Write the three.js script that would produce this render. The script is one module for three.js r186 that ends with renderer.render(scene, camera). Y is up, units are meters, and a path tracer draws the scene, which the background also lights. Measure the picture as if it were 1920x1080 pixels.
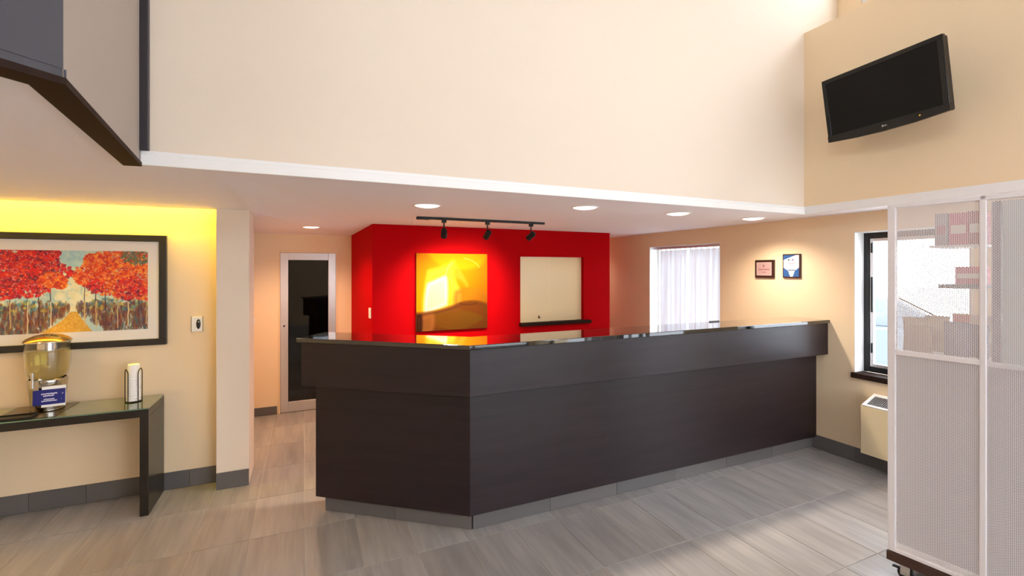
import * as THREE from 'three';
import { RoundedBoxGeometry } from 'three/addons/geometries/RoundedBoxGeometry.js';
import { mergeGeometries } from 'three/addons/utils/BufferGeometryUtils.js';
import { RectAreaLightUniformsLib } from 'three/addons/lights/RectAreaLightUniformsLib.js';

// ---------------------------------------------------------------- camera, sky, exposure
RectAreaLightUniformsLib.init();
const scene = new THREE.Scene();
const camera = new THREE.PerspectiveCamera(2 * Math.atan(540 / 865) * 180 / Math.PI, 1920 / 1080, 0.05, 200);
camera.position.set(0, 1.75, 0);
camera.rotation.y = -Math.atan(0.45);
camera.setViewOffset(1920, 1080, 0, 35, 1920, 1080);
scene.background = new THREE.Color().setRGB(8.2, 9.1, 10.3);          // even overcast sky
const renderer = new THREE.WebGLRenderer();
renderer.toneMapping = THREE.LinearToneMapping;
renderer.toneMappingExposure = 1.0;
renderer.shadowMap.enabled = true;

// ---------------------------------------------------------------- helpers
let seed = 7;
const rnd = () => { seed = (seed * 1664525 + 1013904223) >>> 0; return seed / 4294967296; };
const used = new Map();
function numbered(name) {
  const n = used.get(name) ?? 0; used.set(name, n + 1);
  return n ? name + '_' + String(n).padStart(3, '0') : name;
}
const shade = (o) => { o.castShadow = true; o.receiveShadow = true; return o; };
function tag(o, label, category, group) { o.userData.label = label; o.userData.category = category; if (group) o.userData.group = group; return o; }
function thing(name, label, category, [x, y, z] = [0, 0, 0], turn = 0, group) {
  const o = new THREE.Group(); o.name = numbered(name); o.position.set(x, y, z); o.rotation.y = turn; scene.add(o);
  return tag(o, label, category, group);
}
// planar uv in metres, by the way each face points
function tri(g, s = 1, swap = false) {
  if (g.index) g = g.toNonIndexed();
  const p = g.attributes.position, n = g.attributes.normal, uv = new Float32Array(p.count * 2);
  for (let i = 0; i < p.count; i++) {
    const ax = Math.abs(n.getX(i)), ay = Math.abs(n.getY(i)), az = Math.abs(n.getZ(i));
    let u, v;
    if (ay >= ax && ay >= az) { u = p.getX(i); v = p.getZ(i); } else if (ax > az) { u = p.getZ(i); v = p.getY(i); } else { u = p.getX(i); v = p.getY(i); }
    uv[2 * i] = (swap ? v : u) * s; uv[2 * i + 1] = (swap ? u : v) * s;
  }
  g.setAttribute('uv', new THREE.BufferAttribute(uv, 2));
  return g;
}
function clean(g) { if (g.index) g = g.toNonIndexed(); for (const k of Object.keys(g.attributes)) if (!['position', 'normal', 'uv'].includes(k)) g.deleteAttribute(k); return g; }
const merge = (list) => list.length === 1 ? clean(list[0]) : mergeGeometries(list.map(clean));
// box between two corners, with a small bevel
function bx(x0, x1, y0, y1, z0, z1, r = 0) {
  const w = x1 - x0, h = y1 - y0, d = z1 - z0;
  const g = r > 0 ? new RoundedBoxGeometry(w, h, d, 2, Math.min(r, w / 2.01, h / 2.01, d / 2.01)) : new THREE.BoxGeometry(w, h, d);
  g.translate((x0 + x1) / 2, (y0 + y1) / 2, (z0 + z1) / 2);
  return tri(g);
}
// upright prism over a plan outline [[x,z],...]
function plan(pts, y0, y1, bevel = 0) {
  const s = new THREE.Shape(pts.map(([x, z]) => new THREE.Vector2(x, -z)));
  const g = new THREE.ExtrudeGeometry(s, { depth: y1 - y0 - 2 * bevel, bevelEnabled: bevel > 0, bevelThickness: bevel, bevelSize: bevel, bevelOffset: -bevel, bevelSegments: 2 });
  g.rotateX(-Math.PI / 2); g.translate(0, y0 + bevel, 0);
  return tri(g);
}
// side profile [[a,y],...] pushed along an axis
function profile(pts, depth, bevel = 0) {
  const s = new THREE.Shape(pts.map(([x, y]) => new THREE.Vector2(x, y)));
  return tri(new THREE.ExtrudeGeometry(s, { depth, bevelEnabled: bevel > 0, bevelThickness: bevel, bevelSize: bevel, bevelOffset: -bevel, bevelSegments: 2 }));
}
// prism with its own height at every lower corner: [[x,y,z],...] and a flat top
function slab(pts, top) {
  const P = [], n = pts.length;
  const t = (a, b, c) => P.push(...a, ...b, ...c);
  const up = pts.map(([x, , z]) => [x, top, z]);
  for (let i = 1; i < n - 1; i++) { t(pts[0], pts[i + 1], pts[i]); t(up[0], up[i], up[i + 1]); }
  for (let i = 0; i < n; i++) { const j = (i + 1) % n; t(pts[i], pts[j], up[j]); t(pts[i], up[j], up[i]); }
  const g = new THREE.BufferGeometry(); g.setAttribute('position', new THREE.Float32BufferAttribute(P, 3)); g.computeVertexNormals();
  return tri(g);
}
const cyl = (r0, r1, h, x, y, z, seg = 24) => { const g = new THREE.CylinderGeometry(r1, r0, h, seg); g.translate(x, y + h / 2, z); return g; };
const lathe = (pts, seg = 40) => new THREE.LatheGeometry(pts.map(([r, y]) => new THREE.Vector2(r, y)), seg);
const tube = (pts, r, seg = 24, closed = false) => new THREE.TubeGeometry(new THREE.CatmullRomCurve3(pts.map((p) => new THREE.Vector3(...p)), closed, 'catmullrom', 0.2), seg, r, 8, closed);
function part(name, geos, mat, parent, label) {
  const m = shade(new THREE.Mesh(Array.isArray(geos) ? merge(geos) : geos, mat)); m.name = name; parent.add(m);
  if (label) m.userData.label = label;
  return m;
}
function single(name, geos, mat, label, category, group) {
  const m = part(numbered(name), geos, mat, scene); return tag(m, label, category, group);
}
function struct(name, geos, mat) {
  const m = geos ? part(name, geos, mat, scene) : new THREE.Group();
  if (!geos) { m.name = name; scene.add(m); }
  m.userData.kind = 'structure'; return m;
}
function copy(o, label) { const c = o.clone(); c.name = numbered(o.name.replace(/_\d\d\d$/, '')); scene.add(c); if (label) c.userData.label = label; return c; }

// ---------------------------------------------------------------- textures
const hash = (x, y, s) => { let h = (x * 374761393 + y * 668265263 + s * 1442695041) | 0; h = Math.imul(h ^ (h >>> 13), 1274126177); return ((h ^ (h >>> 16)) >>> 0) / 4294967296; };
function vnoise(x, y, px, py, s) {           // repeats every px, py cells
  const x0 = Math.floor(x), y0 = Math.floor(y), fx = x - x0, fy = y - y0, m = (a, b) => ((a % b) + b) % b;
  const u = fx * fx * (3 - 2 * fx), v = fy * fy * (3 - 2 * fy);
  const a = hash(m(x0, px), m(y0, py), s), b = hash(m(x0 + 1, px), m(y0, py), s), c = hash(m(x0, px), m(y0 + 1, py), s), d = hash(m(x0 + 1, px), m(y0 + 1, py), s);
  return (a + (b - a) * u) * (1 - v) + (c + (d - c) * u) * v;
}
function tex(w, h, fn, srgb, sizeU = 1, sizeV = 1) {
  const d = new Uint8Array(w * h * 4);
  for (let y = 0; y < h; y++) for (let x = 0; x < w; x++) {
    const c = fn(x / w, y / h), i = 4 * (y * w + x);
    for (let k = 0; k < 3; k++) d[i + k] = Math.max(0, Math.min(255, Array.isArray(c) ? c[k] : c));
    d[i + 3] = 255;
  }
  const t = new THREE.DataTexture(d, w, h); t.wrapS = t.wrapT = THREE.RepeatWrapping; t.magFilter = THREE.LinearFilter; t.minFilter = THREE.LinearMipmapLinearFilter; t.generateMipmaps = true;
  if (srgb) t.colorSpace = THREE.SRGBColorSpace;
  t.repeat.set(1 / sizeU, 1 / sizeV); t.needsUpdate = true;
  return t;
}
function canvasTex(w, h, draw) {
  const c = document.createElement('canvas'); c.width = w; c.height = h; draw(c.getContext('2d'), w, h);
  const t = new THREE.CanvasTexture(c); t.colorSpace = THREE.SRGBColorSpace; t.anisotropy = 8; return t;
}
const plasterBump = tex(512, 512, (u, v) => 127 + 60 * (vnoise(u * 90, v * 90, 90, 90, 3) - 0.5) + 60 * (vnoise(u * 200, v * 200, 200, 200, 4) - 0.5), false, 0.8, 0.8);
const streaks = (u, v, a, b, s) => 0.5 * vnoise(u * a, v * b, a, b, s) + 0.3 * vnoise(u * a * 3, v * b * 2, a * 3, b * 2, s + 1) + 0.2 * vnoise(u * a * 8, v * b * 5, a * 8, b * 5, s + 2);
const tileMap = tex(512, 512, (u, v) => {
  const t = streaks(u, v, 26, 3, 11), c = vnoise(u * 4, v * 3, 4, 3, 14), k = 1 + 0.2 * (t - 0.5) + 0.08 * (c - 0.5);
  return [162 * k, 157 * k, 153 * k];
}, true, 1.1, 1.1);
const tileRough = tex(256, 256, (u, v) => 66 + 40 * streaks(u, v, 26, 3, 21), false, 1.1, 1.1);
const woodMap = tex(512, 512, (u, v) => {
  const t = streaks(u, v, 3, 40, 31), k = 1 + 0.32 * (t - 0.5);
  return [42 * k, 32 * k, 34 * k];
}, true, 1.3, 1.3);
const brushed = tex(256, 256, (u, v) => 90 + 70 * streaks(u, v, 2, 60, 41), false, 0.4, 0.4);

// ---------------------------------------------------------------- materials
const std = (o) => new THREE.MeshStandardMaterial({ side: THREE.DoubleSide, ...o });
const phys = (o) => new THREE.MeshPhysicalMaterial({ side: THREE.DoubleSide, ...o });
const M = {
  beige: std({ color: '#f4dab4', roughness: 0.75, bumpMap: plasterBump, bumpScale: 0.0006 }),
  cream: std({ color: '#e9d8c4', roughness: 0.75, bumpMap: plasterBump, bumpScale: 0.0006 }),
  red: phys({ color: '#bd000a', roughness: 0.7, specularIntensity: 0.12, bumpMap: plasterBump, bumpScale: 0.0005 }),
  ceiling: std({ color: '#f8f4f7', roughness: 0.85, bumpMap: plasterBump, bumpScale: 0.0008 }),
  trim: std({ color: '#f2efec', roughness: 0.45 }),
  taupe: std({ color: '#a39589', roughness: 0.6, bumpMap: plasterBump, bumpScale: 0.0005 }),
  charcoal: std({ color: '#353136', roughness: 0.5 }),
  darkTrim: std({ color: '#2b272c', roughness: 0.45 }),
  brownTrim: phys({ color: '#2a1b14', roughness: 0.7, specularIntensity: 0.25 }),
  grout: std({ color: '#c0bbb4', roughness: 0.9 }),
  base: std({ color: '#67625f', roughness: 0.5, map: null }),
  base2: std({ color: '#5f5b59', roughness: 0.5 }),
  tile: ['#ffffff', '#f6f4f3', '#eeecec', '#fbf8f4'].map((c) => std({ color: c, map: tileMap, roughness: 1, roughnessMap: tileRough })),
  wood: phys({ map: woodMap, roughness: 0.36, specularIntensity: 0.6 }),
  stone: phys({ color: '#15120f', roughness: 0.05, clearcoat: 1, clearcoatRoughness: 0.03 }),
  black: std({ color: '#121114', roughness: 0.42 }),
  blackMetal: std({ color: '#141314', roughness: 0.45, metalness: 0.3 }),
  blackGloss: phys({ color: '#0a0a0b', roughness: 0.2, clearcoat: 0.2, specularIntensity: 0.5 }),
  screen: phys({ color: '#0b0a0a', roughness: 0.3, specularIntensity: 0.35 }),
  alu: std({ color: '#d9d5d6', roughness: 0.36, metalness: 0.75, roughnessMap: null }),
  chrome: std({ color: '#d8d4cc', roughness: 0.16, metalness: 1 }),
  steel: std({ color: '#b9b2a6', roughness: 0.3, metalness: 1, roughnessMap: brushed }),
  pane: phys({ color: '#ffffff', roughness: 0.02, transmission: 1, thickness: 0, ior: 1.45 }),
  darkPane: phys({ color: '#2a2c2e', roughness: 0.02, transmission: 1, thickness: 0, ior: 1.5 }),
  dark: std({ color: '#1a1918', roughness: 0.8 }),
  white: std({ color: '#f3f1ed', roughness: 0.45 }),
  paper: std({ color: '#f6f3ee', roughness: 0.7 }),
  espresso: phys({ color: '#17130f', roughness: 0.35, clearcoat: 0.2 }),
  tableGlass: phys({ color: '#4d5a42', roughness: 0.06, clearcoat: 1, clearcoatRoughness: 0.03 }),
  glassEdge: phys({ color: '#6f8a72', roughness: 0.1 }),
  lampLens: new THREE.MeshStandardMaterial({ color: '#ffffff', emissive: new THREE.Color(1, 0.93, 0.82), emissiveIntensity: 4, roughness: 0.6 }),
  hatch: std({ color: '#ffeaba', roughness: 0.35 }),
  perforated: std({ color: '#f0eaea', roughness: 0.45, metalness: 0.1 }),
};

// ---------------------------------------------------------------- the setting
const C = 2.265, XR = 4.58, ZU = -2.83, ZL = -4.47, ZR = -5.40, ZH = -6.25, TOP = 5.4, XU = 4.285, XC = 4.79;

// floor: slab with single tiles let into it
const floor = struct('floor', [bx(-3.1, 4.9, -0.14, -0.003, -7.2, 3.5)], M.grout);
{
  const tx = 0.322, tz = 0.5835, gap = 0.0045, variants = [];
  for (let k = 0; k < 8; k++) {
    const g = bx(gap / 2, tx - gap / 2, -0.012, 0, gap / 2, tz - gap / 2, 0.0012), uv = g.attributes.uv, ou = rnd(), ov = rnd();
    for (let i = 0; i < uv.count; i++) uv.setXY(i, uv.getX(i) + ou, uv.getY(i) + ov);
    variants.push(g);
  }
  let far = [];
  for (let i = -9; i < 15; i++) for (let j = -12; j < 11; j++) {
    const x = i * tx, z = -2.833 + tz * (j + 1);
    if (x < -3.05 || x > 4.3 || z < -6.9 || z > 3) continue;
    const g = variants[Math.floor(rnd() * 8)], m = M.tile[Math.floor(rnd() * 4)];
    if (z > -6.5 && z < -0.9 && x > -2.7) { const t = part('tile', g, m, floor); t.position.set(x, 0.0, z); } else { const c = g.clone(); c.translate(x, 0, z); far.push(c); }
  }
  // strip along the window wall, cut tiles
  for (let j = -7; j < 4; j++) { const z = -2.833 + tz * j; part('tile', tri(bx(14 * tx - 0.322 + 0.323, XR - 0.004, -0.012, 0, z + 0.002, z + tz - 0.002, 0.0012)), M.tile[(j + 20) % 4], floor); }
  const rest = part('tiles_beyond', far, M.tile[1], floor); rest.userData.kind = 'stuff';
}

// ceiling over the desk and the left bay (its hall end drops a little)
const inner = [[-0.80, ZU], [-0.685, -1.685], [-1.66, -0.70], [-1.66, 3.4]], outer = [[-0.718, ZU], [-0.598, -1.645], [-1.60, -0.645], [-1.60, 3.4]];
struct('ceiling', [
  slab([[0.7, C, ZU - 0.001], [0.7, C, -7.1], [XR, C, -7.1], [XR, C, ZU - 0.001]], 2.3),
  slab([[-0.41, C, ZU - 0.001], [-0.41, 2.226, -4.305], [0.7, 2.263, ZR], [0.7, C, ZU - 0.001]], 2.3),
  slab([[-0.41, 2.226, -4.305], [-0.6, 2.18, -6.3], [0.54, 2.18, -6.3], [0.7, 2.263, ZR]], 2.55),
  slab([[-3, C, ZU - 0.001], [-3, 2.23, -4.38], [-0.41, 2.23, -4.38], [-0.41, C, ZU - 0.001]], 2.55),
  bx(-3.1, -0.41, 2.5, 2.56, -4.6, -4.3),
  bx(XU, XR, C, 2.3, ZU, 3.4),
], M.ceiling);
struct('ceiling_left', [plan([[-3.1, ZU], ...inner, [-3.1, 3.4]], C, 2.55)], M.ceiling);
struct('ceiling_hall', [bx(-0.9, 0.9, 2.55, 2.6, -7.3, -6.2)], M.ceiling);
struct('ceiling_atrium', [bx(-1.7, 5.0, TOP, TOP + 0.12, -3.0, 3.6)], M.ceiling);

// tall wall above the desk and its white trim
struct('wall_upper', [bx(-0.718, 5.0, C + 0.004, TOP, ZU - 0.14, ZU)], M.cream);
struct('trim_1', [bx(-0.735, XU, C - 0.002, C + 0.052, ZU, ZU + 0.018, 0.004), bx(-0.735, XU, C + 0.052, C + 0.072, ZU, ZU + 0.01, 0.003)], M.trim);
struct('trim_2', [bx(XU - 0.018, XU + 0.02, C - 0.002, C + 0.05, ZU, 3.4, 0.004), bx(XU - 0.01, XU + 0.02, C + 0.05, C + 0.072, ZU, 3.4, 0.003)], M.trim);
struct('trim_3', [bx(-0.738, -0.7, C + 0.07, TOP, ZU, ZU + 0.03, 0.004)], M.darkTrim);

// boxed-in edge of the upper floor at the left
struct('wall_balcony', [plan([[-0.735, ZU + 0.03], outer[1], inner[1], [-0.80, ZU]], C + 0.008, TOP)], M.taupe);
struct('wall_balcony_corner', [plan([outer[1], outer[2], inner[2], inner[1]], C + 0.03, TOP)], M.charcoal);
struct('wall_balcony_side', [bx(-1.66, -1.6, C + 0.03, 4.0, -0.66, 3.4), bx(-1.66, -1.6, 5.0, TOP, -0.66, 3.4), bx(-1.66, -1.6, 4.0, 5.0, -0.66, -0.4), bx(-1.66, -1.6, 4.0, 5.0, 3.1, 3.4)], M.charcoal);
struct('trim_4', [plan([[-0.725, ZU + 0.028], [-0.594, -1.65], outer[2], inner[2], inner[1], [-0.80, ZU + 0.02]], C - 0.012, C + 0.008)], M.brownTrim);
struct('trim_5', [plan([[-0.594, -1.652], [-1.596, -0.65], [-1.61, -0.66], [-0.61, -1.665]], C + 0.006, C + 0.03)], M.charcoal);

// wall with the picture, and the pier at the hall
struct('wall_left', [bx(-3.1, -0.6, 0, 2.56, -4.6, ZL)], M.beige);
struct('wall_pier', [bx(-0.64, -0.41, 0, 2.24, -4.7, -4.305, 0.006)], M.cream);
struct('wall_hall_left', [plan([[-0.412, -4.6], [-0.556, -6.4], [-0.72, -6.4], [-0.6, -4.6]], 0, 2.3)], M.beige);
struct('wall_hall', [bx(-0.75, -0.285, 0, 2.5, ZH - 0.14, ZH), bx(0.38, 0.75, 0, 2.5, ZH - 0.14, ZH), bx(-0.285, 0.38, 1.975, 2.5, ZH - 0.14, ZH)], M.beige);
struct('wall_storeroom', [bx(-0.9, 0.9, 0, 2.6, -7.35, -7.3), bx(-0.9, -0.86, 0, 2.6, -7.3, ZH - 0.14), bx(0.86, 0.9, 0, 2.6, -7.3, ZH - 0.14)], M.beige);

// red block with its service hatch
const hx0 = 2.536, hx1 = 3.53, hy0 = 1.045, hy1 = 1.928;
struct('wall_red', [
  bx(0.7, hx0, 0, C + 0.05, ZR - 0.13, ZR), bx(hx1, 3.95, 0, C + 0.05, ZR - 0.13, ZR), bx(hx0, hx1, 0, hy0, ZR - 0.13, ZR), bx(hx0, hx1, hy1, C + 0.05, ZR - 0.13, ZR),
  bx(3.82, 3.95, 0, C + 0.05, -7.1, ZR - 0.13),
  plan([[0.7, ZR], [0.84, ZR - 0.13], [0.66, -6.4], [0.525, -6.4]], 0, C + 0.05),
], M.red);

// window wall on the right: solid pieces round the openings
const cz0 = -5.30, cz1 = -4.05, cy0 = 0.62, cy1 = 2.075, wz0 = -2.56, wz1 = -1.74, wy0 = 0.80, wy1 = 2.09, xo = XR + 0.2;
struct('wall_right', [
  bx(XR, xo, 0, 2.6, -7.2, cz0), bx(XR, xo, 0, cy0, cz0, cz1), bx(XR, xo, cy1, 2.6, cz0, cz1),
  bx(XR, xo, 0, 2.6, cz1, wz0), bx(XR, xo, 0, wy0, wz0, wz1), bx(XR, xo, wy1, 2.6, wz0, wz1),
  bx(XR, xo, 0, 2.6, wz1, -0.9), bx(XR, xo, 2.2, 2.6, -0.9, 2.9), bx(XR, xo, 0, 0.1, -0.9, 2.9), bx(XR, xo, 0, 2.6, 2.9, 3.5),
], M.beige);
// upper wall standing forward of the window wall, its deep ledge and the set-back high windows
struct('wall_right_upper', [bx(XU, XU + 0.12, C + 0.004, 3.97, ZU, 3.5), bx(XU + 0.12, XC + 0.12, 3.87, 3.97, ZU, 3.5), bx(XC, XC + 0.12, 2.6, 3.87, ZU, 3.5),
  bx(XC, XC + 0.12, 3.97, 4.255, ZU, 3.5), bx(XC, XC + 0.12, 5.0, TOP, ZU, 3.5), bx(XC, XC + 0.12, 4.255, 5.0, ZU, -2.63), bx(XC, XC + 0.12, 4.255, 5.0, 3.1, 3.5)], M.beige);
struct('wall_far', [bx(3.8, 4.8, 0, 2.6, -7.3, -7.1)], M.beige);
struct('wall_behind_left', [bx(-3.1, -3.0, 0, 2.6, -4.6, 3.5)], M.beige);
// glazed entrance wall behind the viewer
struct('wall_entrance', [bx(-3.1, 1.9, 0, 2.9, 3.4, 3.55), bx(-3.1, 0.2, 2.9, TOP, 3.4, 3.55), bx(0.2, 1.9, 3.7, TOP, 3.4, 3.55), bx(4.45, 5.4, 0, TOP, 3.4, 3.55), bx(1.9, 4.45, 2.3, 2.9, 3.4, 3.55), bx(1.9, 4.45, 3.7, TOP, 3.4, 3.55), bx(1.9, 4.45, 0, 0.08, 3.4, 3.55)], M.beige);

// skirtings, laid in lengths of tile
function skirting(name, a, b, normal, h, seg = 0.6, off = 0) {
  const root = struct(name, null), L = Math.hypot(b[0] - a[0], b[1] - a[1]), ang = Math.atan2(-(b[1] - a[1]), b[0] - a[0]);
  root.position.set(a[0], 0, a[1]); root.rotation.y = ang;
  let s = -off, k = 0;
  while (s < L - 0.001) { const s0 = Math.max(0, s), s1 = Math.min(L, s + seg); part('skirting_tile', bx(s0 + 0.001, s1 - 0.001, 0.001, h, normal > 0 ? 0.0005 : -0.0125, normal > 0 ? 0.0125 : -0.0005, 0.002), k++ % 2 ? M.base : M.base2, root); s += seg; }
  return root;
}
skirting('baseboard_left', [-3.0, ZL], [-0.64, ZL], 1, 0.135, 0.322, 0.1);
skirting('baseboard_pier', [-0.64, -4.305], [-0.41, -4.305], 1, 0.13, 0.4);
skirting('baseboard_hall', [-0.55, ZH], [-0.3, ZH], 1, 0.1, 0.6);
skirting('baseboard_right', [XR, -0.95], [XR, -2.94], -1, 0.13, 0.6, 0.2);

// ---------------------------------------------------------------- hall door
{
  const d = struct('door_1', null); d.position.set(0.0475, 0, ZH);
  part('door_jamb', [bx(-0.3325, -0.3175, 0, 1.975, -0.14, 0.012, 0.002), bx(0.3175, 0.3325, 0, 1.975, -0.14, 0.012, 0.002), bx(-0.3175, 0.3175, 1.955, 1.975, -0.14, 0.012, 0.002)], M.beige, d);
  const f = part('door_frame', [bx(-0.316, -0.228, 0.01, 1.953, -0.05, -0.005, 0.003), bx(0.228, 0.316, 0.01, 1.953, -0.05, -0.005, 0.003), bx(-0.228, 0.228, 1.865, 1.953, -0.05, -0.005, 0.003), bx(-0.228, 0.228, 0.01, 0.13, -0.05, -0.005, 0.003)], M.alu, d, 'pale aluminium door frame');
  part('lock_cylinder', new THREE.CylinderGeometry(0.011, 0.011, 0.008, 20).rotateX(Math.PI / 2).translate(-0.272, 1.06, -0.002), M.blackMetal, f);
  part('door_pane', bx(-0.232, 0.232, 0.125, 1.87, -0.032, -0.026), M.darkPane, d, 'dark glass pane');
  part('door_gasket', [bx(-0.234, -0.226, 0.126, 1.869, -0.04, -0.012), bx(0.226, 0.234, 0.126, 1.869, -0.04, -0.012), bx(-0.226, 0.226, 1.861, 1.869, -0.04, -0.012)], M.black, d);
}

// ---------------------------------------------------------------- windows in the right wall
function windowUnit(name, z0, z1, y0, y1, x, mat, bar, muntins = []) {
  const w = struct(name, null), t = 0.05, d = 0.055;
  part('window_frame', [bx(x, x + d, y0, y1, z0, z0 + t, 0.004), bx(x, x + d, y0, y1, z1 - t, z1, 0.004), bx(x, x + d, y0, y0 + t, z0 + t, z1 - t, 0.004), bx(x, x + d, y1 - t, y1, z0 + t, z1 - t, 0.004), ...muntins.map((z) => bx(x, x + d, y0 + t, y1 - t, z - 0.025, z + 0.025, 0.004))], mat, w);
  if (bar) { const s = bar; part('sash', [bx(x + 0.01, x + d - 0.008, y0 + t, y1 - t, z0 + t, z0 + t + s, 0.003), bx(x + 0.01, x + d - 0.008, y0 + t, y1 - t, z1 - t - s, z1 - t, 0.003), bx(x + 0.01, x + d - 0.008, y0 + t, y0 + t + s, z0 + t + s, z1 - t - s, 0.003), bx(x + 0.01, x + d - 0.008, y1 - t - s, y1 - t, z0 + t + s, z1 - t - s, 0.003)], M.alu, w); }
  part('pane', bx(x + 0.026, x + 0.03, y0 + t * 0.6, y1 - t * 0.6, z0 + t * 0.6, z1 - t * 0.6), M.pane, w);
  return w;
}
{
  const w = windowUnit('window_1', wz0, wz1, wy0 + 0.012, wy1 - 0.008, XR + 0.135, M.black, 0.028);
  for (const y of [0.99, 1.36, 1.9]) part('hinge', bx(XR + 0.118, XR + 0.136, y, y + (y === 1.36 ? 0.32 : 0.09), wz0 + 0.07, wz0 + 0.085, 0.003), M.blackMetal, w);
  part('reveal', [bx(XR + 0.001, xo, wy0, wy1, wz0, wz0 + 0.006), bx(XR + 0.001, xo, wy0, wy1, wz1 - 0.006, wz1), bx(XR + 0.001, xo, wy1 - 0.006, wy1, wz0, wz1)], M.white, w, 'white painted window reveal');
  part('window_sill', bx(XR - 0.035, XR + 0.135, wy0 - 0.035, wy0 + 0.012, wz0 - 0.012, wz1 + 0.012, 0.004), M.brownTrim, w, 'dark brown window sill');
}
{
  const w = windowUnit('window_2', cz0, cz1, cy0, cy1, XR + 0.14, M.white, 0);
  part('reveal', [bx(XR + 0.001, xo, cy0, cy1, cz0, cz0 + 0.006), bx(XR + 0.001, xo, cy0, cy1, cz1 - 0.006, cz1), bx(XR + 0.001, xo, cy1 - 0.006, cy1, cz0, cz1), bx(XR + 0.001, xo, cy0, cy0 + 0.006, cz0, cz1)], M.white, w, 'white painted window reveal');
}
windowUnit('window_3', -0.9, 2.9, 0.1, 2.2, XR + 0.1, M.black, 0, [0.1, 1.3]);
windowUnit('window_4', -2.63, 3.1, 4.255, 5.0, XC + 0.03, M.black, 0, [-1.4, 0.1, 1.6]).children[0].material = M.white;
for (const [n, a, b, xs] of [['window_5', 0.08, 2.3, [1.9, 3.16, 4.45]], ['window_6', 2.9, 3.7, [0.2, 1.6, 3.0, 4.45]]]) {
  const w = struct(n, null), t = 0.05, z = 3.45, x0 = xs[0], x1 = xs[xs.length - 1];
  part('window_frame', [bx(x0, x1, a, a + t, z, z + t), bx(x0, x1, b - t, b, z, z + t), ...xs.map((x) => bx(x === x1 ? x - t : x, x === x1 ? x : x + t, a + t, b - t, z, z + t))], M.black, w);
  part('pane', bx(x0 + 0.02, x1 - 0.02, a + 0.03, b - 0.03, z + 0.022, z + 0.026), M.pane, w);
}

windowUnit('window_8', -0.4, 3.1, 4.0, 5.0, -1.655, M.white, 0, [0.8, 2.0]);
// service hatch: two cream sliding panels, dark sill and a lock
{
  const h = struct('window_7', null);
  part('reveal', [bx(hx0, hx0 + 0.012, hy0, hy1, ZR - 0.12, ZR + 0.002), bx(hx1 - 0.012, hx1, hy0, hy1, ZR - 0.12, ZR + 0.002), bx(hx0, hx1, hy1 - 0.012, hy1, ZR - 0.12, ZR + 0.002)], M.red, h);
  part('sliding_panel', bx(hx0 + 0.012, 3.0, hy0 + 0.01, hy1 - 0.012, ZR - 0.045, ZR - 0.03, 0.002), M.hatch, h, 'cream sliding hatch panel');
  part('sliding_panel', bx(2.84, 3.44, hy0 + 0.01, hy1 - 0.012, ZR - 0.065, ZR - 0.05, 0.002), M.hatch, h, 'cream sliding hatch panel');
  part('hatch_liner', bx(3.4, hx1 - 0.012, hy0 + 0.01, hy1 - 0.012, ZR - 0.08, ZR - 0.066, 0.002), M.hatch, h);
  part('hatch_sill', bx(hx0 - 0.005, 3.6, hy0 - 0.03, hy0 + 0.01, ZR - 0.1, ZR + 0.07, 0.004), M.brownTrim, h, 'dark brown hatch sill');
  part('hatch_lock', [new THREE.CylinderGeometry(0.011, 0.011, 0.02, 16).rotateX(Math.PI / 2).translate(2.83, 1.115, ZR - 0.02), bx(2.825, 2.835, 1.1, 1.14, ZR - 0.03, ZR - 0.024)], M.steel, h);
}

// ---------------------------------------------------------------- reception counter
{
  const t = thing('reception_counter', 'long dark wood reception counter with a glossy black top and angled end', 'counter');
  const bodyO = [[0.075, -3.616], [1.0, -2.90], [XR - 0.004, -2.90], [XR - 0.004, -3.09], [1.066, -3.09], [0.19, -3.765]];
  part('body', plan(bodyO, 0.112, 0.96, 0.002), M.wood, t);
  part('upper_fascia', plan([[-0.02, -3.56], [0.962, -2.79], [XR - 0.004, -2.79], [XR - 0.004, -3.1], [1.07, -3.1], [0.165, -3.795]], 0.935, 1.236, 0.003), M.wood, t);
  part('countertop', plan([[-0.052, -3.58], [0.953, -2.772], [XR - 0.003, -2.772], [XR - 0.003, -3.135], [1.085, -3.135], [0.155, -3.835]], 1.2365, 1.267, 0.004), M.stone, t, 'glossy black stone countertop');
  const pl = part('plinth', plan([[0.145, -3.62], [1.03, -2.945], [XR - 0.004, -2.945], [XR - 0.004, -3.07], [1.09, -3.07], [0.25, -3.71]], 0.001, 0.113), M.black, t);
  const addTiles = (a, b, n) => { const L = Math.hypot(b[0] - a[0], b[1] - a[1]), ang = Math.atan2(-(b[1] - a[1]), b[0] - a[0]); for (let i = 0; i < n; i++) { const g = bx(i * L / n + 0.0012, (i + 1) * L / n - 0.0012, 0.002, 0.111, 0.0005, 0.012, 0.0015); const m = part('skirting_tile', g, i % 2 ? M.base : M.base2, pl); m.position.set(a[0], 0, a[1]); m.rotation.y = ang; } };
  addTiles([0.145, -3.62], [1.03, -2.945], 2); addTiles([1.033, -2.945], [XR - 0.006, -2.945], 6);
}
single('pen', [new THREE.CylinderGeometry(0.005, 0.0045, 0.12, 12).rotateZ(Math.PI / 2), new THREE.CylinderGeometry(0.0045, 0.001, 0.014, 12).rotateZ(Math.PI / 2).translate(0.066, 0, 0)], M.black, 'slim black pen lying on the counter in front of the curtains', 'pen').position.set(3.44, 1.2725, -3.11);

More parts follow.
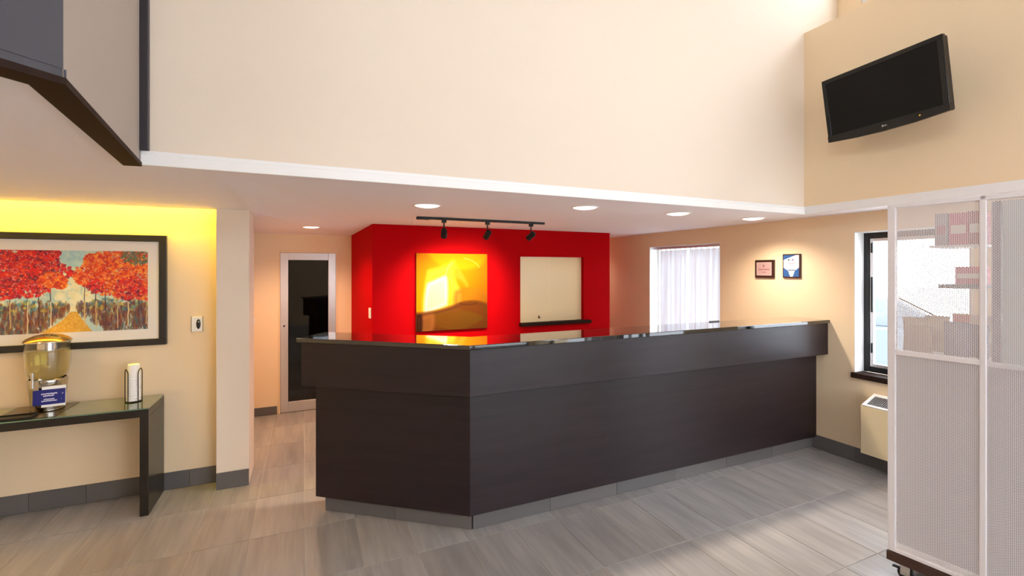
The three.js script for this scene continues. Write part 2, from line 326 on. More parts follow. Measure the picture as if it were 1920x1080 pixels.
// ---------------------------------------------------------------- lamps
const warm = new THREE.Color(1, 0.86, 0.70);
function downlight(x, y, z, label, power, col = warm) {
  const t = thing('ceiling_downlight', label, 'light', [x, y, z], 0, 'round ceiling downlights');
  part('trim_ring', lathe([[0.098, -0.004], [0.102, -0.007], [0.114, -0.005], [0.117, 0.0], [0.117, 0.004], [0.098, 0.004], [0.098, -0.004]], 48), M.trim, t);
  part('lens', lathe([[0.0001, -0.02], [0.05, -0.017], [0.08, -0.011], [0.098, -0.003]], 40), M.lampLens, t, 'glowing white lens');
  const s = new THREE.SpotLight(col, power, 0, 1.25, 0.9, 2); s.position.set(0, -0.026, 0); s.target.position.set(0, -1, 0); s.castShadow = true; s.shadow.radius = 3; t.add(s, s.target);
  return t;
}
downlight(0.90, C, -3.66, 'glowing round downlight in ceiling beside the end of the black track', 9);
downlight(2.12, C, -3.24, 'glowing round downlight in ceiling in front of the cream hatch', 10);
downlight(3.13, C, -3.24, 'glowing round downlight in ceiling in front of the curtained window', 10);
downlight(4.12, C, -3.24, 'glowing round downlight in ceiling above the two wall plaques', 9);
downlight(4.3, C, -6.8, 'glowing round downlight in the passage behind the red block', 4);
downlight(0.06, 2.213, -5.42, 'glowing round downlight in hall ceiling outside the dark glass door', 10, new THREE.Color(1, 0.62, 0.34));
downlight(-2.05, 2.25, -3.35, 'glowing round downlight in ceiling in front of the painting', 3.2, new THREE.Color(1, 0.74, 0.45));
downlight(-2.05, C, -1.5, 'glowing round downlight in ceiling of the left bay beside the balcony edge', 3.2, new THREE.Color(1, 0.74, 0.45));

{ // track with three heads, all turned to the golden picture
  const z = -4.475, t = thing('track_light', 'black ceiling track with three small spotlights before the red wall', 'light', [1.7, C - 0.002, z]);
  part('track', [bx(-0.7, 0.7, -0.022, 0, -0.018, 0.018, 0.002), bx(-0.705, -0.58, -0.026, 0, -0.021, 0.021, 0.003)], M.blackMetal, t);
  for (const [x, aim] of [[1.27, [1.5, 1.25, ZR]], [1.735, [1.62, 1.35, ZR]], [2.24, [1.75, 1.4, ZR]]]) {
    const lx = x - 1.7, hd = new THREE.Group(); hd.name = 'spot_head'; hd.position.set(lx, -0.15, 0); t.add(hd);
    const p0 = new THREE.Vector3(x, C - 0.152, z), dir = new THREE.Vector3(...aim).sub(p0).normalize();
    part('stem', [bx(-0.022, 0.022, 0.1, 0.13, -0.016, 0.016, 0.003), cyl(0.007, 0.007, 0.1, 0, 0.01, 0, 12)], M.blackMetal, hd);
    const can = part('lamp_can', [lathe([[0.0001, -0.055], [0.02, -0.053], [0.03, -0.04], [0.032, 0.05], [0.029, 0.05], [0.028, 0.03]], 28)], M.blackMetal, hd);
    can.quaternion.setFromUnitVectors(new THREE.Vector3(0, 1, 0), dir);
    part('bulb', lathe([[0.0001, 0.034], [0.022, 0.034], [0.028, 0.032]], 24), M.lampLens, can);
    const s = new THREE.SpotLight(new THREE.Color(1, 0.83, 0.58), 4.6, 0, 0.78, 1, 2); s.position.copy(dir).multiplyScalar(0.056); s.target.position.copy(dir).multiplyScalar(1); s.castShadow = true; s.shadow.radius = 1.2; hd.add(s, s.target);
  }
}
{ // yellow tube in the slot above the picture wall
  const t = thing('cove_light', 'yellow light strip hidden in the ceiling slot above the picture', 'light', [-1.83, 2.40, -4.4]);
  part('tube', new THREE.CylinderGeometry(0.012, 0.012, 2.2, 16).rotateZ(Math.PI / 2), new THREE.MeshStandardMaterial({ color: '#fff2a0', emissive: new THREE.Color(1, 0.78, 0.1), emissiveIntensity: 4 }), t);
  part('batten', bx(-1.15, 1.15, 0.014, 0.05, -0.014, 0.016, 0.003), M.white, t);
  const r = new THREE.RectAreaLight(new THREE.Color(1, 0.74, 0.03), 185, 2.2, 0.03); r.position.set(0, -0.016, -0.004); r.lookAt(0, -1, -0.25); t.add(r);
}

// ---------------------------------------------------------------- pictures
function autumn(g, w, h) {
  const R = (a, b) => a + (b - a) * rnd(), fx = (x) => x < 0.5 ? x * 1.25 : 0.63 + (x - 0.55) * 0.84;
  const blot = (x, y, r, c, a = 0.8, sq = 1, turn = R(0, 3)) => { g.globalAlpha = a; g.fillStyle = c; g.beginPath(); g.ellipse(x, y, r, r * sq, turn, 0, 7); g.fill(); };
  const pick = (l) => l[Math.floor(rnd() * l.length)];
  g.fillStyle = '#b9cfc6'; g.fillRect(0, 0, w, h);
  for (let i = 0; i < 500; i++) blot(R(0, w), R(0, h * 0.75), R(8, 34), pick(['#bcd8d6', '#d9d9c0', '#e6dfb8', '#a9c9cb', '#e9e2c6', '#8fb9bf']), 0.45, R(0.5, 1));
  const cx = w * 0.60;
  for (let i = 0; i < 160; i++) blot(cx + R(-1, 1) * w * 0.09, R(0.3, 0.74) * h, R(8, 30), pick(['#efe6bd', '#f1e9c8', '#e9deb0']), 0.5);
  for (let i = 0; i < 60; i++) blot(cx + R(-1, 1) * w * 0.06, R(0, 0.2) * h, R(8, 26), pick(['#9cc6cc', '#b9d6d0']), 0.5);
  const edge = (y) => w * (0.02 + 0.16 * Math.max(0, (y / h - 0.75) / 0.25));
  for (let i = 0; i < 2600; i++) { const y = R(0.66, 1) * h, s = rnd() < 0.5 ? -1 : 1, x = cx + s * (edge(y) + R(0, 0.62) * w); blot(x, y, R(3, 11), pick(['#6a2f2a', '#7e3a2c', '#5b3f3c', '#4b3a4f', '#8a6a3a', '#7d4a34', '#3f6670', '#8c3f26', '#5d2b3a', '#7a6342', '#b08a58']), 0.5, R(2, 5), R(-0.15, 0.15)); }
  for (let i = 0; i < 240; i++) { const s = rnd() < 0.5 ? -1 : 1; blot(cx + s * R(0.05, 0.6) * w, R(0.6, 0.74) * h, R(5, 18), pick(['#c9b644', '#a7a84c', '#d0b95a', '#4f8fa0', '#2f6f86', '#7a5a3a', '#d9c95c']), 0.5); }
  g.globalAlpha = 1; g.fillStyle = '#dba83e'; g.beginPath(); g.moveTo(cx - w * 0.012, h * 0.75); g.lineTo(cx + w * 0.02, h * 0.75); g.quadraticCurveTo(cx + w * 0.05, h * 0.86, cx + w * 0.1, h); g.lineTo(cx - w * 0.17, h); g.quadraticCurveTo(cx - w * 0.06, h * 0.9, cx - w * 0.012, h * 0.75); g.fill();
  for (let i = 0; i < 200; i++) { const y = R(0.77, 1) * h, k = (y / h - 0.75) / 0.25; blot(cx + R(-0.14, 0.08) * w * k, y, R(3, 12), pick(['#e6b84c', '#d29a34', '#eec867', '#c98f38']), 0.5, 0.5); }
  const trunk = (x, y0, y1, c, wd) => { g.globalAlpha = 0.9; g.strokeStyle = c; g.lineWidth = wd; g.beginPath(); g.moveTo(x, y0); for (let k = 1; k <= 5; k++) g.lineTo(x + R(-3, 3), y0 + (y1 - y0) * k / 5); g.stroke(); };
  for (const x of [0.03, 0.1, 0.17, 0.235, 0.30, 0.345, 0.39, 0.585, 0.655, 0.715, 0.79, 0.86, 0.93, 0.98]) { trunk(fx(x) * w, h * 0.4, h * R(0.7, 0.8), '#3a3c50', R(4, 7)); trunk(fx(x) * w + 2, h * 0.62, h * R(0.92, 1), pick(['#e6cf9a', '#d9b478', '#efe0b6', '#5a3a34']), R(5, 10)); }
  const crown = (x, y, rx, ry, cols, n) => { for (let i = 0; i < n; i++) { const a = R(0, 6.3), q = Math.sqrt(rnd()); blot(x + Math.cos(a) * rx * q, y + Math.sin(a) * ry * q, R(4, 15), pick(cols), 0.75, R(0.6, 1.2)); } };
  const reds = ['#d8131f', '#b3122a', '#e62a22', '#8d1636', '#c9372a', '#f04a2a', '#6a1a3a', '#d11228'], oranges = ['#e8541f', '#f07a28', '#d83a1f', '#f29a34', '#c52c22', '#e9682c', '#b82a2a'];
  for (const [x, y, r] of [[0.04, 0.2, 0.12], [0.12, 0.32, 0.11], [0.18, 0.15, 0.12], [0.26, 0.3, 0.12], [0.33, 0.14, 0.1], [0.38, 0.28, 0.1], [0.08, 0.48, 0.08], [0.3, 0.42, 0.1], [0.02, 0.05, 0.12], [0.12, 0.03, 0.12], [0.24, 0.04, 0.12], [0.35, 0.03, 0.08], [0.2, 0.45, 0.09]]) crown(fx(x) * w, y * h, r * w * 1.25, r * w * 0.8, reds, 420);
  for (const [x, y, r] of [[0.4, 0.36, 0.07], [0.43, 0.42, 0.03]]) crown(fx(x) * w, y * h, r * w, r * w * 0.7, oranges, 200);
  for (const [x, y, r] of [[0.62, 0.3, 0.09], [0.68, 0.18, 0.08], [0.72, 0.4, 0.1], [0.8, 0.25, 0.11], [0.85, 0.46, 0.1], [0.93, 0.3, 0.1], [0.97, 0.5, 0.08], [0.76, 0.08, 0.09], [0.87, 0.12, 0.1], [0.64, 0.12, 0.05], [0.98, 0.15, 0.08]]) crown(fx(x) * w, y * h, r * w, r * w * 0.85, oranges, 380);
  crown(0.9 * w, 0.48 * h, 0.09 * w, 0.08 * w, reds, 260); crown(0.72 * w, 0.44 * h, 0.05 * w, 0.05 * w, reds, 120);
  crown(0.95 * w, 0.06 * h, 0.1 * w, 0.06 * w, ['#5a7a5a', '#7a6a4a', '#4f6b66', '#8a5a3a'], 220);
  for (let i = 0; i < 500; i++) blot(R(0, 0.52) * w, R(0, 0.55) * h, R(2, 6), pick(['#d9c2d0', '#e8d8c0', '#efb08a', '#b9a9c9', '#f0d0a0']), 0.5);
  for (let i = 0; i < 400; i++) blot(R(0.66, 1) * w, R(0, 0.6) * h, R(2, 6), pick(['#f2c88a', '#cfd8d8', '#f0a860', '#9ab0b8', '#f6d9b0']), 0.5);
  g.globalAlpha = 1;
}
{
  const x0 = -2.36, x1 = -0.992, y0 = 1.158, y1 = 2.016, z = ZL + 0.002, fw = 0.05;
  const t = thing('framed_picture', 'wide framed painting of red autumn trees along a yellow path', 'picture', [(x0 + x1) / 2, (y0 + y1) / 2, z]);
  const W = (x1 - x0) / 2, H = (y1 - y0) / 2;
  part('frame', [bx(-W, W, H - fw, H, 0, 0.034, 0.004), bx(-W, W, -H, -H + fw, 0, 0.034, 0.004), bx(-W, -W + fw, -H + fw, H - fw, 0, 0.034, 0.004), bx(W - fw, W, -H + fw, H - fw, 0, 0.034, 0.004)], std({ color: '#2a2623', roughness: 0.4 }), t, 'black picture frame');
  part('mat_board', bx(-W + fw - 0.004, W - fw + 0.004, -H + fw - 0.004, H - fw + 0.004, 0.004, 0.016), std({ color: '#efe6da', roughness: 0.8 }), t, 'cream mat board');
  const pw = 2 * W - 2 * 0.123, ph = 2 * H - 2 * 0.127;
  part('painting', new THREE.PlaneGeometry(pw, ph).translate(0, 0, 0.0168), std({ map: canvasTex(1280, 690, autumn), roughness: 0.6 }), t);
}
{
  const cw = 0.888, ch = 0.92, t = thing('canvas_picture', 'square abstract picture in gold and brown on the red wall', 'picture', [1.634, 1.48, ZR + 0.002]);
  const map = canvasTex(768, 800, (g, w, h) => {
    let a = g.createLinearGradient(0, 0, w, h * 0.75); a.addColorStop(0, '#b86800'); a.addColorStop(0.35, '#d08a00'); a.addColorStop(0.7, '#c46c00'); a.addColorStop(1, '#9a4c04'); g.fillStyle = a; g.fillRect(0, 0, w, h);
    g.filter = 'none';
    const soft = (pts, c, n, al) => { for (let k = n * 2; k > 0; k--) { g.globalAlpha = al / 1.8; g.fillStyle = c; g.strokeStyle = c; g.lineWidth = k * 3.6; g.lineJoin = 'round'; g.beginPath(); pts.forEach((p, i) => i ? g.quadraticCurveTo(p[0] * w, p[1] * h, p[2] * w, p[3] * h) : g.moveTo(p[0] * w, p[1] * h)); g.closePath(); g.fill(); g.stroke(); } g.globalAlpha = 1; };
    soft([[0.2, 0], [0.5, 0.1, 0.95, 0.0], [0.95, 0.2, 0.55, 0.16], [0.3, 0.12, 0.2, 0]], '#d8a000', 14, 0.06);
    soft([[0.18, 0.24], [0.42, 0.2, 0.5, 0.12], [0.44, 0.3, 0.58, 0.5], [0.6, 0.7, 0.56, 0.72], [0.3, 0.74, 0.1, 0.8], [0.12, 0.5, 0.18, 0.24]], '#e6b83c', 12, 0.10);
    soft([[0.16, 0.4], [0.3, 0.34, 0.4, 0.3], [0.42, 0.5, 0.4, 0.66], [0.3, 0.7, 0.12, 0.76], [0.12, 0.55, 0.16, 0.4]], '#f2e6cc', 8, 0.14);
    soft([[0.42, 0.28], [0.62, 0.28, 0.7, 0.42], [0.66, 0.3, 0.52, 0.14], [0.46, 0.2, 0.42, 0.28]], '#d29a1c', 8, 0.10);
    soft([[0.55, 0.5], [0.8, 0.44, 1, 0.56], [1, 0.6, 1, 0.68], [0.7, 0.62, 0.55, 0.7], [0.52, 0.6, 0.55, 0.5]], '#96581a', 10, 0.08);
    soft([[0, 0.78], [0.3, 0.78, 0.62, 0.66], [0.85, 0.62, 1, 0.7], [1, 0.9, 1, 1], [0.4, 1, 0, 1], [0, 0.9, 0, 0.78]], '#5c3010', 8, 0.2);
    soft([[0.24, 0.82], [0.3, 0.95, 0.5, 0.97], [0.7, 0.98, 0.9, 0.86], [0.6, 0.72, 0.24, 0.82]], '#764018', 10, 0.1);
    soft([[0.02, 0.84], [0.14, 0.8, 0.22, 0.8], [0.24, 0.92, 0.2, 1], [0.1, 1, 0.03, 1], [0.02, 0.9, 0.02, 0.84]], '#94602c', 8, 0.12);
    soft([[0, 0.8], [0.04, 0.8, 0.06, 0.8], [0.07, 0.9, 0.06, 1], [0, 1, 0, 1], [0, 0.9, 0, 0.8]], '#2e1608', 6, 0.2);
    g.lineCap = 'round';
    for (const [c, l, p] of [['#b8802a', 4, [0.42, 0.3, 0.55, 0.28, 0.64, 0.36]], ['#c99a3c', 3, [0.42, 0.3, 0.4, 0.42, 0.44, 0.52]], ['#4a2410', 9, [0.6, 0.655, 0.74, 0.71, 0.86, 0.65]], ['#6a3414', 6, [0.3, 0.9, 0.5, 0.98, 0.8, 0.93]], ['#e6c87a', 8, [0.4, 0.3, 0.4, 0.2, 0.48, 0.12]], ['#dcb448', 10, [0.66, 0.06, 0.82, 0.08, 0.88, 0.18]]]) { g.globalAlpha = 0.8; g.strokeStyle = c; g.lineWidth = l; g.beginPath(); g.moveTo(p[0] * w, p[1] * h); g.quadraticCurveTo(p[2] * w, p[3] * h, p[4] * w, p[5] * h); g.stroke(); }
    g.globalAlpha = 1;
  });
  part('canvas', bx(-cw / 2, cw / 2, -ch / 2, ch / 2, 0, 0.03, 0.003), std({ color: '#7a4a1c', roughness: 0.6 }), t);
  part('print', new THREE.PlaneGeometry(cw - 0.004, ch - 0.004).translate(0, 0, 0.0306), phys({ map, roughness: 0.6, specularIntensity: 0.12 }), t);
}
function plaque(z0, z1, y0, y1, label, draw, fr) {
  const t = thing('wall_plaque', label, 'plaque', [XR, (y0 + y1) / 2, (z0 + z1) / 2], -Math.PI / 2), w = z1 - z0, h = y1 - y0;
  part('backing', bx(-w / 2, w / 2, -h / 2, h / 2, 0.0005, 0.018, 0.003), std({ color: '#341811', roughness: 0.4 }), t);
  part('plate', new THREE.PlaneGeometry(w - fr * 2, h - fr * 2).translate(-fr * 0.15, 0, 0.0186), std({ map: canvasTex(256, Math.round(256 * (h - 2 * fr) / (w - 2 * fr)), draw), roughness: 0.45 }), t);
}
plaque(-3.565, -3.335, 1.658, 1.852, 'small dark wood plaque with a rose metal plate on the beige wall', (g, w, h) => {
  g.fillStyle = '#b99793'; g.fillRect(0, 0, w, h); g.strokeStyle = '#d3b7b4'; g.lineWidth = 6; g.strokeRect(8, 8, w - 16, h - 16);
  g.fillStyle = '#6d4a4a'; g.beginPath(); g.moveTo(w * 0.5, h * 0.14); g.quadraticCurveTo(w * 0.42, h * 0.26, w * 0.42, h * 0.34); g.lineTo(w * 0.56, h * 0.34); g.quadraticCurveTo(w * 0.48, h * 0.28, w * 0.5, h * 0.14); g.fill();
  g.fillStyle = '#8d5454'; for (let i = 0; i < 12; i++) g.fillRect(w * (0.14 + i * 0.062), h * 0.5, w * 0.045, h * 0.09);
  g.fillStyle = '#866062'; for (let i = 0; i < 6; i++) g.fillRect(w * (0.34 + i * 0.055), h * 0.73, w * 0.04, h * 0.06);
}, 0.025);
plaque(-3.24, -3.05, 1.662, 1.908, 'blue and white award plaque hanging beside the rose metal plaque', (g, w, h) => {
  g.fillStyle = '#d9d3dc'; g.fillRect(0, 0, w, h);
  g.fillStyle = '#2d5b98'; g.beginPath(); g.moveTo(0, 0); g.lineTo(w * 0.8, 0); g.lineTo(0, h * 0.22); g.fill();
  g.beginPath(); g.moveTo(0, h * 0.58); g.lineTo(w * 0.3, h * 0.72); g.lineTo(w * 0.44, h); g.lineTo(0, h); g.fill();
  g.beginPath(); g.moveTo(w, h * 0.58); g.lineTo(w * 0.74, h * 0.72); g.lineTo(w * 0.6, h); g.lineTo(w, h); g.fill();
  g.fillStyle = '#c9dcf0'; g.beginPath(); g.moveTo(w * 0.3, h * 0.72); g.lineTo(w * 0.74, h * 0.72); g.lineTo(w * 0.6, h); g.lineTo(w * 0.44, h); g.fill();
  g.fillStyle = '#2a3a5a'; g.fillRect(w * 0.3, h * 0.68, w * 0.45, h * 0.035);
  g.fillStyle = '#f4f4f6'; g.beginPath(); g.ellipse(w * 0.52, h * 0.58, w * 0.22, h * 0.08, 0, 0, 7); g.fill();
  g.fillStyle = '#23304a'; g.beginPath(); g.arc(w * 0.35, h * 0.22, w * 0.05, 0, 7); g.fill(); g.fillStyle = '#8a6a98'; g.beginPath(); g.arc(w * 0.6, h * 0.22, w * 0.06, 0, 7); g.fill();
  g.fillStyle = '#a07a7a'; for (let i = 0; i < 9; i++) g.fillRect(w * (0.25 + i * 0.06), h * 0.36, w * 0.045, h * 0.03); for (let i = 0; i < 4; i++) g.fillRect(w * (0.4 + i * 0.06), h * 0.43, w * 0.04, h * 0.025);
}, 0.012);

// ---------------------------------------------------------------- small wall plates
{
  const t = thing('wall_control', 'small white wall control with a dark oval beside the painting', 'control', [-0.794, 1.306, ZL]);
  part('plate', bx(-0.038, 0.038, -0.06, 0.06, 0.0005, 0.012, 0.004), M.white, t);
  for (const s of [-1, 1]) part('rim', bx(s * 0.038 - 0.002, s * 0.038 + 0.002, -0.062, 0.062, 0.0005, 0.008), M.blackMetal, t);
  const s = new THREE.SphereGeometry(1, 24, 16); s.scale(0.015, 0.04, 0.008); s.translate(0.01, 0, 0.012); part('button', s, M.black, t, 'dark oval button');
  part('indicator', new THREE.SphereGeometry(0.005, 12, 8).translate(0.012, 0.018, 0.019), M.alu, t);
}
function lightSwitch(label, pos, turn) {
  const t = thing('light_switch', label, 'switch', pos, turn);
  part('plate', bx(-0.038, 0.038, -0.06, 0.06, 0.0008, 0.008, 0.003), M.white, t);
  part('rocker', bx(-0.012, 0.012, -0.026, 0.026, 0.006, 0.013, 0.002), M.white, t);
}
lightSwitch('white light switch on the side face of the red block', [0.686, 1.25, -5.47], -1.378);
lightSwitch('white light switch on the hall wall behind the pier', [-0.4325, 1.27, -4.86], Math.PI / 2 + 0.08);

// ---------------------------------------------------------------- console table and what stands on it
const TY = 0.765;
{
  const t = thing('console_table', 'black waterfall console table with a greenish glass top below the painting', 'table', [-1.66, 0, -4.25]);
  const L = 0.65, D = 0.2;
  part('table_top', bx(-L, L, TY - 0.062, TY - 0.0085, -D + 0.0, D, 0.003), M.espresso, t);
  part('leg', bx(L - 0.052, L, 0.001, TY - 0.0625, -D, D, 0.003), M.espresso, t);
  part('leg', bx(-L, -L + 0.052, 0.001, TY - 0.0625, -D, D, 0.003), M.espresso, t);
  const g = part('glass_sheet', bx(-L, L, TY - 0.008, TY, -D, D, 0.002), M.tableGlass, t, 'green tinted glass sheet');
  part('glass_edge', bx(-L, L, TY - 0.0075, TY - 0.0005, D, D + 0.0015), M.glassEdge, g);
}
single('place_mat', bx(-0.17, 0.17, 0.0005, 0.0025, -0.19, 0.185, 0.001), phys({ color: '#3a2d1b', roughness: 0.3, clearcoat: 0.4 }), 'dark brown mat under the drink dispenser', 'mat').position.set(-1.69, TY, -4.25);
single('drip_tray', [bx(-0.1, 0.1, 0.0005, 0.006, -0.055, 0.055, 0.002), bx(-0.1, 0.1, 0.0005, 0.014, 0.05, 0.056, 0.001), bx(-0.1, 0.1, 0.0005, 0.014, -0.056, -0.05, 0.001), bx(-0.1, -0.094, 0.0005, 0.014, -0.055, 0.055, 0.001), bx(0.094, 0.1, 0.0005, 0.014, -0.055, 0.055, 0.001)], M.black, 'flat black drip tray in front of the drink dispenser', 'tray').position.set(-1.74, TY + 0.003, -4.115);
{
  const t = thing('drink_dispenser', 'glass drink dispenser of lemonade with a domed metal lid', 'dispenser', [-1.645, TY + 0.003, -4.298]);
  part('base', lathe([[0.0001, 0], [0.088, 0], [0.09, 0.006], [0.087, 0.015], [0.105, 0.2], [0.106, 0.215], [0.1, 0.222], [0.096, 0.222], [0.094, 0.21], [0.078, 0.02], [0.0001, 0.018]]), M.steel, t, 'tapered brushed metal base');
  part('glass_jar', lathe([[0.0001, 0.205], [0.06, 0.206], [0.093, 0.222], [0.108, 0.25], [0.117, 0.31], [0.12, 0.40], [0.119, 0.475], [0.1165, 0.475], [0.1175, 0.40], [0.1145, 0.31], [0.1055, 0.252], [0.091, 0.2255], [0.06, 0.2095], [0.0001, 0.2085]], 56), phys({ color: '#ffffff', roughness: 0.02, transmission: 1, thickness: 0.003, ior: 1.45 }), t, 'clear glass jar');
  part('lemonade', lathe([[0.0001, 0.2095], [0.06, 0.2105], [0.09, 0.2265], [0.1045, 0.253], [0.1135, 0.31], [0.1165, 0.40], [0.1165, 0.418], [0.0001, 0.418]], 56), phys({ color: '#fbf3c4', roughness: 0.1, transmission: 0.85, thickness: 0.2, ior: 1.33, attenuationColor: new THREE.Color('#efe27a'), attenuationDistance: 0.5 }), t, 'pale yellow lemonade');
  part('strainer', [lathe([[0.058, 0.40], [0.058, 0.475], [0.056, 0.475], [0.056, 0.402]], 36), lathe([[0.0001, 0.4], [0.058, 0.4]], 36)], M.chrome, t);
  const lid = part('lid', lathe([[0.124, 0.474], [0.127, 0.478], [0.126, 0.486], [0.11, 0.500], [0.075, 0.518], [0.03, 0.528], [0.0001, 0.53]], 48), std({ color: '#d9bf86', roughness: 0.18, metalness: 1 }), t, 'domed brass-coloured lid');
  part('lid_rim', new THREE.TorusGeometry(0.124, 0.004, 10, 48).rotateX(Math.PI / 2).translate(0, 0.478, 0), M.chrome, lid);
  const tap = new THREE.Group(); tap.name = 'tap'; tap.rotation.y = -0.14; t.add(tap);
  part('spout', [new THREE.CylinderGeometry(0.011, 0.011, 0.06, 16).rotateX(Math.PI / 2).translate(0, 0.225, 0.125), cyl(0.01, 0.012, 0.055, 0, 0.18, 0.152, 16)], M.chrome, tap);
  part('tap_handle', [cyl(0.008, 0.011, 0.05, 0, 0.235, 0.152, 16)], M.chrome, tap);
  part('tap_knob', new THREE.SphereGeometry(0.014, 16, 12).translate(0.032, 0.232, 0.135), M.chrome, tap);
  const sign = part('name_sign', bx(-0.08, 0.08, -0.051, 0.051, 0, 0.003, 0.001), std({ color: '#101a72', roughness: 0.4 }), t, 'blue name sign with white writing');
  sign.position.set(0.05, 0.108, 0.112); sign.rotation.set(-0.06, 0.24, 0);
  part('writing', new THREE.PlaneGeometry(0.158, 0.0995).translate(0, 0, 0.0035), std({ roughness: 0.4, map: canvasTex(512, 322, (g, w, h) => {
    g.fillStyle = '#0a1270'; g.fillRect(0, 0, w, h); g.fillStyle = '#e8e6f6';
    const line = (x0, x1, y, hh) => { for (let x = x0; x < x1;) { const l = 8 + rnd() * 9; g.fillRect(x, y - (rnd() < 0.3 ? hh * 0.25 : 0), Math.min(l, x1 - x), hh); x += l + 4; } };
    line(128, 386, 78, 26); line(160, 336, 120, 26); line(170, 340, 196, 24); line(136, 380, 234, 24);
    g.beginPath(); g.ellipse(470, 104, 7, 14, 0.3, 0, 7); g.fill(); g.beginPath(); g.arc(452, 226, 5, 0, 7); g.fill();
  }) }), sign);
  const card = part('card', bx(-0.06, 0.06, -0.072, 0.068, -0.004, -0.001, 0.0008), M.paper, sign, 'white card behind the blue sign'); card.position.set(0.022, 0.004, 0);
}
{
  const x = -1.162, z = -4.30, t = thing('cup_holder', 'black wire holder round a stack of paper cups', 'holder', [x, TY, z]);
  part('ring', [new THREE.TorusGeometry(0.05, 0.0032, 8, 40).rotateX(Math.PI / 2).translate(0, 0.0045, 0), tube([[-0.05, 0.0045, 0], [0.05, 0.0045, 0]], 0.0025, 2), tube([[0, 0.0045, -0.05], [0, 0.0045, 0.05]], 0.0025, 2)], M.blackMetal, t);
  for (let k = 0; k < 3; k++) {
    const a = 0.35 + k * 2.094, q = (da) => [0.05 * Math.cos(a + da), 0.05 * Math.sin(a + da)], [ax, az] = q(-0.42), [bx_, bz] = q(0.42), [mx, mz] = q(0);
    part('loop', tube([[ax, 0.004, az], [ax, 0.1, az], [ax, 0.215, az], [(ax + mx) / 2 * 1.02, 0.24, (az + mz) / 2 * 1.02], [mx, 0.247, mz], [(bx_ + mx) / 2 * 1.02, 0.24, (bz + mz) / 2 * 1.02], [bx_, 0.215, bz], [bx_, 0.1, bz], [bx_, 0.004, bz]], 0.003, 60), M.blackMetal, t);
  }
  const g = lathe([[0.043, 0.002], [0.0445, 0.0], [0.0445, 0.004], [0.0425, 0.006], [0.0345, 0.088], [0.033, 0.091], [0.0001, 0.0905], [0.0001, 0.0893], [0.0325, 0.0893], [0.042, 0.004], [0.043, 0.002]], 36);
  for (let k = 0; k < 10; k++) {
    const c = single('paper_cup', g, M.paper, 'white paper cup turned upside down in the stack in the wire holder', 'cup', 'stacked paper cups'); c.position.set(x, TY + 0.0085 + k * 0.0198, z);
  }
}

// ---------------------------------------------------------------- television
{
  const r = new THREE.Vector3(-0.1, 0, 0.995).normalize(), n0 = new THREE.Vector3(-0.995, 0, -0.1).normalize(), p = 0.168;
  const u = new THREE.Vector3(0, Math.cos(p), 0).addScaledVector(n0, Math.sin(p)), n = new THREE.Vector3().crossVectors(r, u);
  const t = thing('television', 'black flat television tilted down on the upper beige wall', 'television', [3.972, 3.069, -2.048]);
  t.quaternion.setFromRotationMatrix(new THREE.Matrix4().makeBasis(r, u, n));
  const W = 0.4237, H = 0.2624;
  const bz = (g) => g;
  part('bezel', [bz(bx(-W, W, H - 0.036, H, -0.03, 0.004, 0.006)), bx(-W, -W + 0.036, -H + 0.05, H - 0.03, -0.03, 0.004, 0.006), bx(W - 0.036, W, -H + 0.05, H - 0.03, -0.03, 0.004, 0.006),
    profile([[-W, -H + 0.062], [-W, -H + 0.012], [-W * 0.5, -H - 0.004], [0, -H - 0.01], [W * 0.5, -H - 0.004], [W, -H + 0.012], [W, -H + 0.062]], 0.034, 0.003).translate(0, 0, -0.03)], M.blackGloss, t);
  part('screen', bx(-W + 0.03, W - 0.03, -H + 0.055, H - 0.03, -0.02, -0.002), M.screen, t, 'dark switched-off screen');
  part('back_shell', [bx(-W + 0.006, W - 0.006, -H + 0.014, H - 0.006, -0.07, -0.03, 0.012), bx(-W * 0.8, W * 0.8, -H * 0.8, H * 0.7, -0.1, -0.07, 0.012)], M.black, t);
  part('logo', new THREE.PlaneGeometry(0.05, 0.0157).translate(0.02, -H + 0.03, 0.0078), std({ roughness: 0.4, map: canvasTex(256, 80, (g) => {
    g.fillStyle = '#0c0b0c'; g.fillRect(0, 0, 256, 80); g.fillStyle = '#d9d7d4'; g.beginPath(); g.arc(58, 40, 33, 0, 7); g.fill();
    g.strokeStyle = '#0c0b0c'; g.lineWidth = 6; g.beginPath(); g.arc(58, 40, 22, 0.1, 5); g.stroke(); g.fillRect(55, 26, 6, 28); g.font = 'bold 62px sans-serif'; g.fillStyle = '#d9d7d4'; g.fillText('LG', 112, 63);
  }) }), t);
  part('power_light', new THREE.SphereGeometry(0.005, 12, 8).translate(0.25, -H + 0.034, 0.006), std({ color: '#d8b44a', emissive: '#ffb43a', emissiveIntensity: 0.6 }), t, 'small amber power light');
  const m = part('mount', [bx(-0.11, 0.11, -0.1, 0.1, -0.112, -0.1, 0.003)], M.blackMetal, t);
  const arm = part('mount_arm', [new THREE.CylinderGeometry(0.018, 0.018, 0.165, 16).rotateX(Math.PI / 2).translate(0, 0, -0.19), new THREE.SphereGeometry(0.03, 16, 12).translate(0, 0, -0.125)], M.blackMetal, m);
  { const wp = part('wall_plate', bx(-0.07, 0.07, -0.1, 0.1, -0.003, 0.003, 0.001), M.blackMetal, m); wp.position.set(0, 0, -0.285); wp.rotation.set(p, -0.1, 0); }
}

